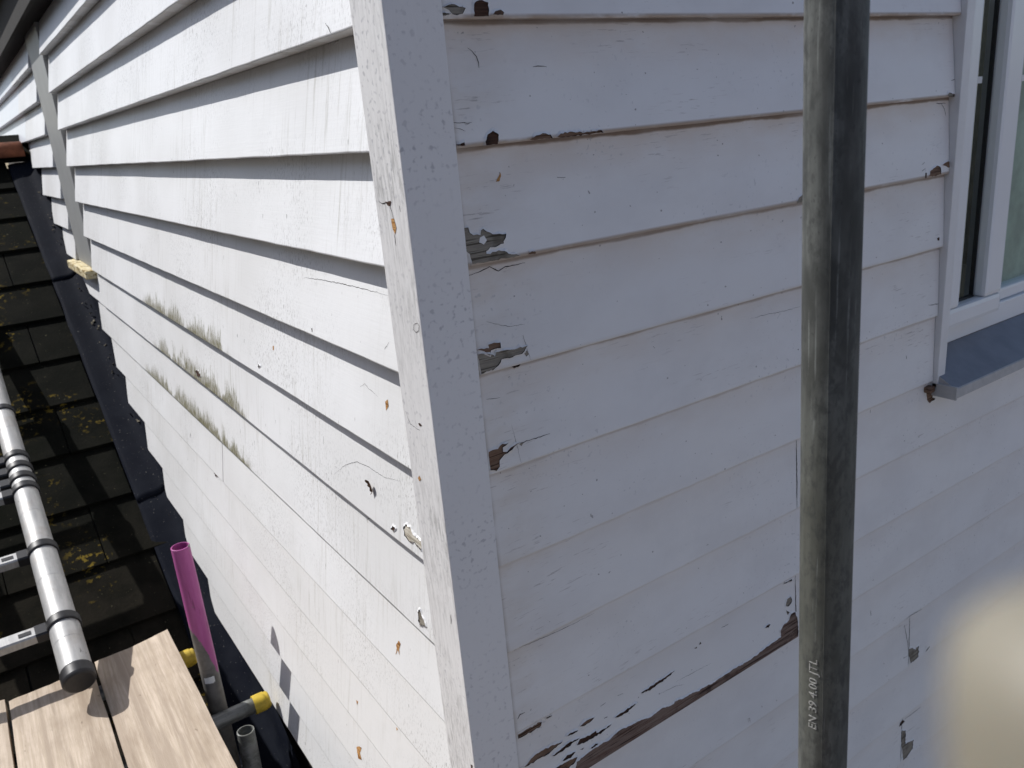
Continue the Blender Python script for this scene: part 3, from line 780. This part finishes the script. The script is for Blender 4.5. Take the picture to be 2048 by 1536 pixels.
# ------------------------------------------------------------------ window at the right
win = thing('window', 'white plastic casement window with greenish panes beyond the scaffold pole', 'window', loc=(0, 0, 0))
box('trim', WX, 1.275, -.006, .075, -.552, 1.0, M['trim_white'], win, .002)
def rail(name, x0, x1, z0, z1, yf, yb, par, bev):
    return box(name, x0, x1, yf, yb, z0, z1, M['upvc'], par, bev)
fr = rail('frame', 1.278, 2.6, -.490, -.437, .054, .11, win, .003)
rail('frame', 1.278, 1.325, -.436, 1.0, .054, .11, win, .003)
rail('frame', 1.552, 1.60, -.436, 1.0, .0545, .11, win, .003)
rail('frame', 1.601, 2.6, -.436, -.405, .062, .11, win, .006)
sash = rail('sash', 1.300, 1.552, -.440, -.3935, .020, .0535, win, .010)
rail('sash_stile', 1.4745, 1.5515, -.3932, 1.0, .0205, .0535, sash, .010)
rail('sash_stile', 1.300, 1.362, -.3932, 1.0, .0205, .0535, sash, .007)
box('pane', 1.355, 1.482, .058, .062, -.40, 1.0, M['glass'], win)
rail('frame', 2.601, 2.66, -.490, 1.0, .0545, .11, win, .003)
box('trim', 2.662, 2.692, -.006, .075, -.552, 1.0, M['trim_white'], win, .002)
box('pane', 1.595, 2.6, .078, .082, -.41, 1.0, M['glass'], win)
box('gasket', 1.472, 1.4744, .048, .0575, -.393, 1.0, M['black'], win)
box('gasket', 1.362, 1.4744, .046, .0575, -.3934, -.3895, M['black'], win)
box('tape_strip', 1.365, 1.447, .0565, .0572, .082, .096, M['tape'], win)
box('tape_strip', 1.602, 2.5, .0765, .0772, .078, .092, M['tape'], win)
# sill: sloping grey top, pale upstand and drip edge
V = [(1.251, .056, -.4915), (1.251, -.043, -.546), (1.251, -.046, -.5475), (1.251, -.048, -.568), (1.251, -.040, -.568), (1.251, -.036, -.556), (1.251, .056, -.5545)]
V += [(2.7, y, z) for _, y, z in V]
F = [(i, (i + 1) % 7, 7 + (i + 1) % 7, 7 + i) for i in range(7)] + [tuple(range(7)), tuple(range(7, 14))]
sill = obj('sill', V, F, None, win, mats=[M['sill'], M['sill_edge']], fm=[0, 1, 1, 1, 1, 1, 1, 1, 1])
box('end_cap', 1.245, 1.2505, -.0495, .006, -.571, -.541, M['sill_edge'], sill, .001)
box('rotten_bead', 1.222, 1.2445, -.004, .02, -.5605, -.5465, M['b'], sill, .004)
box('green_reflection_panel', 1.58, 2.7, .095, .099, -.5, 1.0, M['green_reflection_panel'], win)  # added panel behind the glass, coloured as a green reflection
box('olive_reflection_panel', 1.34, 1.458, .070, .078, -.5, 1.0, M['olive_reflection_panel'], win, .003)  # added panel close behind the glass, coloured as an olive reflection
for nm, a in (('room_wall', (1.28, 2.8, .95, .97, -.6, 1.0)), ('room_wall', (2.8, 2.82, .11, .95, -.6, 1.0)), ('room_floor', (1.28, 2.8, .11, .95, -.62, -.6)), ('room_wall', (1.255, 1.277, .112, .95, -.6, 1.0))):
    box(nm, *a, M['room'], win)

# ------------------------------------------------------------------ lower roof: tiles, flashing, ridge
roof = thing('tiled_roof', 'dark mossy tiled roof with yellow lichen sloping down beside the boarded wall', 'roof', loc=(0, 0, 0))
ang = math.atan(ROOF_S)
SL = .2606                       # horizontal run of one course
bm = box_mesh(-.168, .168, -.175, .155, -.0085, .0085, .002)
tile_me = bpy.data.meshes.new('roof_tile')
for v in bm.verts: v.co.z += .0016 * mnoise.noise(v.co * 9)
bmesh.ops.recalc_face_normals(bm, faces=bm.faces[:]); bm.to_mesh(tile_me); bm.free()
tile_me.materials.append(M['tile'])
# tiles share the mesh but keep a world-sized texture through their own position
t_ = M['tile'].node_tree
tc = [n for n in t_.nodes if n.type == 'TEX_COORD'][0]
ge = t_.nodes.new('ShaderNodeNewGeometry')
for l in list(t_.links):
    if l.from_node == tc:
        s = l.to_socket; t_.links.remove(l); t_.links.new(ge.outputs['Position'], s)
y_lip0 = 4.1891
for r in range(-3, 14):
    yl = y_lip0 - r * SL
    off = 0.0 if r % 2 else .17
    for c in range(-1, 5):
        xr = -.28 - .34 * c + off - .17
        if xr > .03 or xr < -1.45: continue
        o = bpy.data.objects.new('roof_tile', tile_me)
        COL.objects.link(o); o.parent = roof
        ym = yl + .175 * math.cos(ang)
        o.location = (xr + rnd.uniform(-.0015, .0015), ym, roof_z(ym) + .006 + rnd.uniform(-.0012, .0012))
        o.rotation_euler = (ang - .055 + rnd.uniform(-.004, .004), rnd.uniform(-.004, .004), rnd.uniform(-.005, .005))
# boarding under the tiles
V = []
for y in (.75, 4.98):
    for x in (-1.5, .06):
        for dz in (-.03, -.09): V.append((x, y, roof_z(y) + dz))
obj('roof_deck', V, [(0, 2, 6, 4), (1, 5, 7, 3), (0, 1, 3, 2), (4, 6, 7, 5), (0, 4, 5, 1), (2, 3, 7, 6)], M['core'], roof)
# lead flashing, dressed over the tiles and up behind the boards, in lapped lengths
def flashing(y0, y1, lift):
    ny = int((y1 - y0) / .03); prof = [(-.108, .024), (-.09, .027), (-.06, .029), (-.03, .031), (-.010, .038), (.018, .060), (.034, .12), (.040, .22)]
    V, F = [], []
    for j in range(ny + 1):
        y = y0 + (y1 - y0) * j / ny
        for i, (x, h) in enumerate(prof):
            nz = .008 * mnoise.noise(Vector((x * 9, y * 3.5, 2))) + .0015 * mnoise.noise(Vector((x * 40, y * 16, 4)))
            e = .006 * mnoise.noise(Vector((y * 6, 1, 1))) if i == 0 else 0
            V.append((x + e, y, roof_z(y) + h + nz * (1.0 if i else .4) + lift * (1 - j / ny)))
        if j:
            m = len(prof)
            F += [((j - 1) * m + i, (j - 1) * m + i + 1, j * m + i + 1, j * m + i) for i in range(m - 1)]
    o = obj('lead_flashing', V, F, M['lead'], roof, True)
    sol = o.modifiers.new('thickness', 'SOLIDIFY'); sol.thickness = .0022; sol.offset = -1
    return o
for a, b in ((.8, 1.42), (1.38, 2.62), (2.56, 3.96), (3.90, 4.92)): flashing(a, b, .006)
for c in range(4):
    x1 = -.005 - c * .36
    n = 10; V, F = [], []
    for i in range(n + 1):
        th = math.pi * i / n
        for x in (x1, x1 - .352):
            V.append((x, 4.99 + .10 * math.cos(th) * -1, .135 + .075 * math.sin(th) ** .7))
        if i: F.append((2 * i - 2, 2 * i - 1, 2 * i + 1, 2 * i))
    o = obj('ridge_tile', V, F, M['ridge'], roof, True)
    o.modifiers.new('thickness', 'SOLIDIFY').thickness = .016
# litter and moss caught where the boards meet the lead
V, F = [], []
for i in range(45):
    z = rnd.uniform(-1.35, .1) if i % 3 else rnd.uniform(-.75, -.35)
    y = base_y(z) + rnd.uniform(-.05, .07); x = rnd.uniform(-.015, .02); z2 = roof_z(y) + .048 + rnd.random() * .014
    s = rnd.uniform(.003, .010); b = len(V)
    for _ in range(4): V.append((x + rnd.uniform(-s, s), y + rnd.uniform(-s, s) * 2, z2 + rnd.uniform(-s, s)))
    F += [(b, b + 1, b + 2), (b, b + 2, b + 3), (b, b + 3, b + 1), (b + 1, b + 3, b + 2)]
tag(obj('litter', V, F, M['moss'], roof), kind='stuff')

# eave over the sunlit wall
eave = thing('eave', 'dark eave with fascia running above the sunlit boarded wall', 'eave', loc=(0, 0, 0))
box('soffit', -.030, .08, -.12, 7.5, .645, .665, M['soffit'], eave, .002)
box('fascia', -.046, -.0305, -.12, 7.5, .636, .80, M['soffit'], eave, .002)
box('roof_edge', -.11, .3, -.14, 7.5, .801, .83, M['tile'], eave, .004)
# plain masonry below the boards
low = box('lower_wall', .075, .30, .095, 7.5, -4.6, -1.765, M['core'], None)
tag(low, 'dark plain wall under the lowest weatherboards, behind the scaffold', 'wall')

# ------------------------------------------------------------------ scaffold
pole = thing('scaffold_pole', 'tall weathered grey scaffold pole stamped EN 39 4.00 JTL before the shaded wall', 'scaffold pole', loc=(0, 0, 0))
PX, PY, PR = .154, -.4895, .02415
def pole_c(z):
    s = (z - .157) / -.77
    return (.1481 + .0113 * s, -.4854 - .0078 * s)
tube('tube', (*pole_c(-3.2), -3.2), (*pole_c(1.6), 1.6), PR, M['galv'], pole, n=64, seg=30)
# welded seam
vd = Vector((CAM_POS.x - PX, CAM_POS.y - PY)).normalized()
va = math.atan2(vd.y, vd.x)
def on_pole(a, z, h):
    c = pole_c(z)
    return (c[0] + (PR + h) * math.cos(va + a), c[1] + (PR + h) * math.sin(va + a), z)
V, F = [], []
for j in range(200):
    z = -1.2 + 1.7 * j / 199; a0 = -.02 + .02 * mnoise.noise(Vector((z * 3, 0, 0)))
    ww = .022 + .012 * mnoise.noise(Vector((z * 30, 2, 0)))
    V += [on_pole(a0 - ww, z, .00005), on_pole(a0, z, .0004 + .0003 * mnoise.noise(Vector((z * 60, 5, 0)))), on_pole(a0 + ww, z, .00005)]
    if j: F += [(3 * j - 3, 3 * j, 3 * j + 1, 3 * j - 2), (3 * j - 2, 3 * j + 1, 3 * j + 2, 3 * j - 1)]
obj('weld_seam', V, F, M['galv'], pole, True)
# stamped marking
fc = bpy.data.curves.new('marking', 'FONT'); fc.body = 'EN 39 4.00 JTL'; fc.size = .0118; fc.extrude = .0004; fc.space_character = 1.08
fo = bpy.data.objects.new('marking', fc); COL.objects.link(fo)
bpy.context.view_layer.update()
tm = bpy.data.meshes.new_from_object(fo.evaluated_get(bpy.context.evaluated_depsgraph_get()))
bpy.data.objects.remove(fo)
mx = max(v.co.x for v in tm.vertices)
TXT_Z0, TXT_Z1, TXT_A = -.524, -.440, .42
for v in tm.vertices:
    s = v.co.x / mx; up = v.co.y; h = v.co.z
    v.co = Vector(on_pole(TXT_A * -1 - (up - .004) * -1 / PR * -1, TXT_Z0 + (TXT_Z1 - TXT_Z0) * s, .0002 + h))
tm.materials.clear(); tm.materials.append(M['mark'])
to = bpy.data.objects.new('marking', tm); COL.objects.link(to); to.parent = pole
to['label'] = 'pale raised lettering EN 39 4.00 JTL'

pt = thing('scaffold_pole', 'upright scaffold pole painted pink at its open top, beside the timber boards', 'scaffold pole', loc=(0, 0, 0))
tube('tube', (-.1505, 1.352, -3.0), (-.1505, 1.357, -.972), .0262, M['pink'], pt)
V, F = [], []
for j in range(15):
    a = -2.5 + 1.15 * j / 14
    for z in (-1.415, -1.395): V.append((-.1505 + .0266 * math.cos(a), 1.3555 + .0266 * math.sin(a), z + .003 * mnoise.noise(Vector((a * 4, z * 50, 0)))))
    if j: F.append((2 * j - 2, 2 * j, 2 * j + 1, 2 * j - 1))
obj('tape_band', V, F, M['tape'], pt, True)

def transom(label, y, x_end, x0, z):
    t = thing('scaffold_tube', label, 'scaffold tube', 'transom tubes with yellow end caps', loc=(0, 0, 0))
    tube('tube', (x0, y, z), (x_end - .018, y, z), .0235, M['galv_x'], t)
    lathe('end_cap', (x_end - .048, y, z), (x_end, y, z), [(0, .0238), (0, .0285), (.034, .0285), (.034, .0262), (.044, .0258), (.048, .022), (.048, .0)], M['yellow'], t)
transom('horizontal scaffold tube with yellow cap butting the boarded wall, right of the pink pole', 1.310, -.010, -1.3, -1.5350)
transom('horizontal scaffold tube whose yellow cap shows left of the pink pole, by the board edge', 1.585, -.150, -1.3, -1.4635)
st = thing('scaffold_tube', 'short open grey scaffold tube leaning up between the timber boards and the wall', 'scaffold tube', loc=(0, 0, 0))
tube('tube', (-.150, 1.10, -2.2), (-.1262, 1.128, -1.468), .0245, M['galv_x'], st)

# timber boards of the platform
def plank(x0, x1, yend, skew, label, seed):
    r = random.Random(seed)
    nx, ny = 14, 60
    V, F = [], []
    ys = [yend - (yend + 2.2) * (j / ny) ** 1.6 for j in range(ny + 1)]
    for layer, z in ((0, -1.4), (1, -1.438)):
        for j in range(ny + 1):
            for i in range(nx + 1):
                s = i / nx
                x = x0 + (x1 - x0) * s
                y = ys[j]
                if j == 0:
                    y += skew * (s - .5) + .006 * mnoise.noise(Vector((s * 8, seed, layer * .3)))
                    if seed == 1 and s < .2: y -= .05 * (1 - s / .2)          # broken corner
                if i in (0, nx): x += .0022 * mnoise.noise(Vector((y * 5, seed, i)))
                zz = z + (.0012 * mnoise.noise(Vector((x * 22, y * 2.5, seed))) if layer == 0 else 0)
                if layer == 0 and (i in (0, nx) or j == 0): zz -= .0025
                V.append((x, y, zz))
    m = nx + 1; N = (ny + 1) * m
    for j in range(ny):
        for i in range(nx):
            a = j * m + i
            F.append((a, a + m, a + m + 1, a + 1)); F.append((N + a, N + a + 1, N + a + m + 1, N + a + m))
    for j in range(ny):
        a = j * m; F.append((a, N + a, N + a + m, a + m)); a = j * m + nx; F.append((a, a + m, N + a + m, N + a))
    for i in range(nx):
        F.append((i, i + 1, N + i + 1, N + i))
    o = obj('scaffold_board', V, F, M['plank'], None)
    tag(o, label, 'scaffold board', 'timber boards of the scaffold platform')
    return o
plank(-.424, -.199, 1.675, .05, 'pale timber scaffold board nearest the wall, beside the pink pole', 1)
plank(-.660, -.433, 1.640, .03, 'pale timber scaffold board under the ladder foot', 2)
plank(-.895, -.670, 1.66, -.02, 'pale timber scaffold board at the far left, cut by the picture edge', 3)

# telescopic ladder
lad = thing('telescopic_ladder', 'scuffed aluminium telescopic ladder with black collars lying over the dark roof', 'ladder', loc=(0, 0, 0))
LD = Vector((0, 1, .33)).normalized()
def LP(y, x=-.475): return Vector((x, y, -1.3 + .33 * (y - 1.5)))
coll = [1.669, 2.002, 2.325, 2.385, 2.450, 2.519, 2.839, 3.25, 3.7]
rad = [.0425, .0408, .0392, .0386, .0380, .0374, .0366, .0352, .0340]
for x in (-.475, -.955):
    prev = 1.478
    for i, y in enumerate(coll):
        p0, p1 = LP(prev, x), LP(y + .02, x)
        L = (p1 - p0).length
        g = [(0, 0), (0, rad[i])]
        if L > .2:
            m_ = L * .52; g += [(m_ - .001, rad[i]), (m_, rad[i] - .0007), (m_ + .001, rad[i])]
        lathe('stile_section', p0, p1, g + [(L, rad[i]), (L, 0)], M['alu'], lad)
        c0 = LP(y - .016, x); c1 = LP(y + .016, x)
        lathe('collar', c0, c1, [(0, rad[i]), (0, rad[i] + .005), (.004, rad[i] + .0065), (.028, rad[i] + .0065), (.033, rad[i] + .004), (.033, rad[i] - .003)], M['black'], lad)
        prev = y
    f0 = LP(1.445, x)
    lathe('foot', f0, LP(1.5, x), [(0, 0), (0, .038), (.004, .0435), (.010, .0455), (.040, .0455), (.046, .0435), (.046, .042)], M['black'], lad)
rb = None
for i, y in enumerate(coll):
    c = LP(y)
    # flat-topped rung between the stiles
    d, up = LD, Vector((0, -.33, 1)).normalized()
    prof = [(-.021, .013), (-.016, .017), (.016, .017), (.021, .013), (.021, -.013), (.012, -.019), (-.012, -.019), (-.021, -.013)]
    xa, xb = -.475 - rad[i] - .030, -.955 + rad[i] + .030
    V = [(x, c.y + d.y * a + up.y * b, c.z + d.z * a + up.z * b) for x in (xa, xb) for a, b in prof]
    F = [(j, (j + 1) % 8, 8 + (j + 1) % 8, 8 + j) for j in range(8)] + [tuple(range(8)), tuple(range(8, 16))]
    ro = obj('rung', V, F, M['alu'], lad)
    for x0, x1 in ((xa - .002, -.475 - rad[i] - .001), (xb + .002, -.955 + rad[i] + .001)):
        V = [(x, c.y + d.y * a * 1.1 + up.y * b * 1.12, c.z + d.z * a * 1.1 + up.z * b * 1.12) for x in (x0, x1) for a, b in prof]
        obj('bracket', V, [(j, (j + 1) % 8, 8 + (j + 1) % 8, 8 + j) for j in range(8)] + [tuple(range(8)), tuple(range(8, 16))], M['black'], ro)
    V = []
    for x in (xa - .045, xa - .012):
        for a in (-.007, .007):
            for b in (.0168, .0186): V.append((x, c.y + d.y * a + up.y * b, c.z + d.z * a + up.z * b))
    obj('latch', V, [(0, 1, 3, 2), (4, 6, 7, 5), (0, 4, 5, 1), (2, 3, 7, 6), (0, 2, 6, 4), (1, 5, 7, 3)], M['black'], ro)

# dead leaf caught on the sunlit wall
LX, LY, LZ = .004, .2735, -.4715
V, F = [], []
for i in range(7):
    for j in range(5):
        u = i / 6 - .5; v = j / 4 - .5
        wdt = (1 - (2 * u) ** 2) * .8 + .2
        V.append((-.004 - .006 * abs(v) - .008 * (u + .2) ** 2 + .004 * mnoise.noise(Vector((u * 5, v * 5, 1))), v * .017 * wdt, u * .022 + .006 * v))
        if i and j:
            a = i * 5 + j; F.append((a, a - 1, a - 6, a - 5))
leaf = obj('dead_leaf', V, F, mat_flat('dead_leaf_brown', (.10, .045, .02), .8, 0, .5, 120), None)
leaf.location = (LX + .010, LY, LZ)
leaf.modifiers.new('thickness', 'SOLIDIFY').thickness = .0006
tag(leaf, 'small curled brown leaf stuck to the sunlit boards left of the corner post', 'leaf')

# ------------------------------------------------------------------ fingertip close to the lens
def cw(r, d, f): return CAM_POS + CR * r + CD * d + CF * f
J = {'wr': ((.080, .165, -.005), .026), 'fa': ((.12, .30, -.09), .034), 'fb': ((.16, .42, -.18), .042), 'pa': ((.066, .120, .015), .027),
     'i0': ((.0445, .078, .034), .0125), 'i1': ((.0365, .055, .0385), .0098), 'i2': ((.0305, .034, .0375), .0090), 'i3': ((.0280, .0145, .0362), .0086), 'i4': ((.0276, .0088, .0360), .0078),
     'm0': ((.062, .074, .028), .0125), 'm1': ((.060, .047, .044), .0098), 'm2': ((.058, .056, .066), .009), 'm3': ((.058, .076, .062), .0078),
     'r0': ((.078, .079, .022), .012), 'r1': ((.078, .055, .040), .0094), 'r2': ((.076, .064, .060), .0086), 'r3': ((.076, .083, .054), .0075),
     'l0': ((.093, .088, .016), .0105), 'l1': ((.095, .067, .033), .0082), 'l2': ((.093, .074, .048), .0074), 'l3': ((.092, .090, .044), .0066),
     't0': ((.050, .118, .030), .0145), 't1': ((.036, .100, .050), .0112), 't2': ((.046, .086, .068), .0092)}
ED = [('fb', 'fa'), ('fa', 'wr'), ('wr', 'pa'), ('pa', 'i0'), ('i0', 'i1'), ('i1', 'i2'), ('i2', 'i3'), ('i3', 'i4'), ('pa', 'm0'), ('m0', 'm1'), ('m1', 'm2'), ('m2', 'm3'),
      ('pa', 'r0'), ('r0', 'r1'), ('r1', 'r2'), ('r2', 'r3'), ('pa', 'l0'), ('l0', 'l1'), ('l1', 'l2'), ('l2', 'l3'), ('pa', 't0'), ('t0', 't1'), ('t1', 't2')]
keys = list(J)
me = bpy.data.meshes.new('person')
me.from_pydata([tuple(cw(*J[k][0])) for k in keys], [(keys.index(a), keys.index(b)) for a, b in ED], [])
me.materials.append(M['skin'])
ho = bpy.data.objects.new('person', me); COL.objects.link(ho)
sk = ho.modifiers.new('skin', 'SKIN'); sk.use_smooth_shade = True
if not me.skin_vertices: 
    bpy.context.view_layer.update()
for i, k in enumerate(keys):
    me.skin_vertices[0].data[i].radius = (J[k][1], J[k][1])
me.skin_vertices[0].data[keys.index('pa')].use_root = True
ho.modifiers.new('smooth', 'SUBSURF').levels = 2
ho.modifiers['smooth'].render_levels = 2
tag(ho, 'blurred pale fingertip close to the lens over the lower right corner', 'person')

# ------------------------------------------------------------------ added house, unseen behind the camera, bouncing light onto the shaded wall
nb = thing('added_house', 'added pale blue rendered house, unseen behind the camera, bouncing light onto the shaded wall', 'house', loc=(0, 0, 0))
M['render'] = mat_flat('blue_grey_render', (.43, .46, .53), .9, 0, .25, 3)
NY = -7.0
box('wall', -4.5, 9.5, NY - 6, NY, -4.6, 1.7, M['render'], nb)
V = [(-4.8, NY + .3, 1.71), (9.8, NY + .3, 1.71), (9.8, NY - 3, 4.1), (-4.8, NY - 3, 4.1), (-4.8, NY - 6.3, 1.71), (9.8, NY - 6.3, 1.71)]
obj('roof', V, [(0, 1, 2, 3), (3, 2, 5, 4), (0, 3, 4), (1, 5, 2), (0, 4, 5, 1)], M['ridge'], nb)
for wx in (-3.2, .4, 5.6):
    for wz in (-3.4, -.9):
        f = box('window', wx, wx + 1.2, NY + .001, NY + .06, wz, wz + 1.2, M['upvc'], nb, .01)
        for c in range(2): box('pane', wx + .08 + c * .55, wx + .57 + c * .55, NY + .0605, NY + .066, wz + .09, wz + 1.11, M['darkglass'], f)
d_ = box('door', 3.4, 4.4, NY + .001, NY + .06, -4.6, -2.55, M['grey_trim'], nb, .01)
box('handle', 3.5, 3.53, NY + .0605, NY + .10, -3.6, -3.46, M['black'], d_)

# added brick house, unseen at left, blocking low sky light from the sunlit wall
lh = thing('added_house', 'added dark brick house, unseen left of the picture, blocking low sky light', 'house', loc=(0, 0, 0))
M['brick'] = mat_flat('dark_red_brick', (.13, .075, .055), .9, 0, .4, 9)
box('wall', -12, -6.0, -5, 11, -4.6, 2.6, M['brick'], lh)
V = [(-5.7, -5.3, 2.61), (-5.7, 11.3, 2.61), (-9, 11.3, 4.6), (-9, -5.3, 4.6), (-12.3, -5.3, 2.61), (-12.3, 11.3, 2.61)]
obj('roof', V, [(0, 1, 2, 3), (3, 2, 5, 4), (0, 3, 4), (1, 5, 2), (0, 4, 5, 1)], M['core'], lh)
for wy in (-3.4, 1.2, 6.0):
    for wz in (-3.2, .3):
        f = box('window', -5.999, -5.94, wy, wy + 1.3, wz, wz + 1.3, M['upvc'], lh, .01)
        for c in range(2): box('pane', -5.9395, -5.934, wy + .08 + c * .6, wy + .62 + c * .6, wz + .09, wz + 1.21, M['darkglass'], f)

# ------------------------------------------------------------------ ground
V = [(-900, -900, -4.6), (900, -900, -4.6), (900, 900, -4.6), (-900, 900, -4.6)]
g = obj('ground', V, [(0, 1, 2, 3)], M['ground'], None)
tag(g, kind='structure')
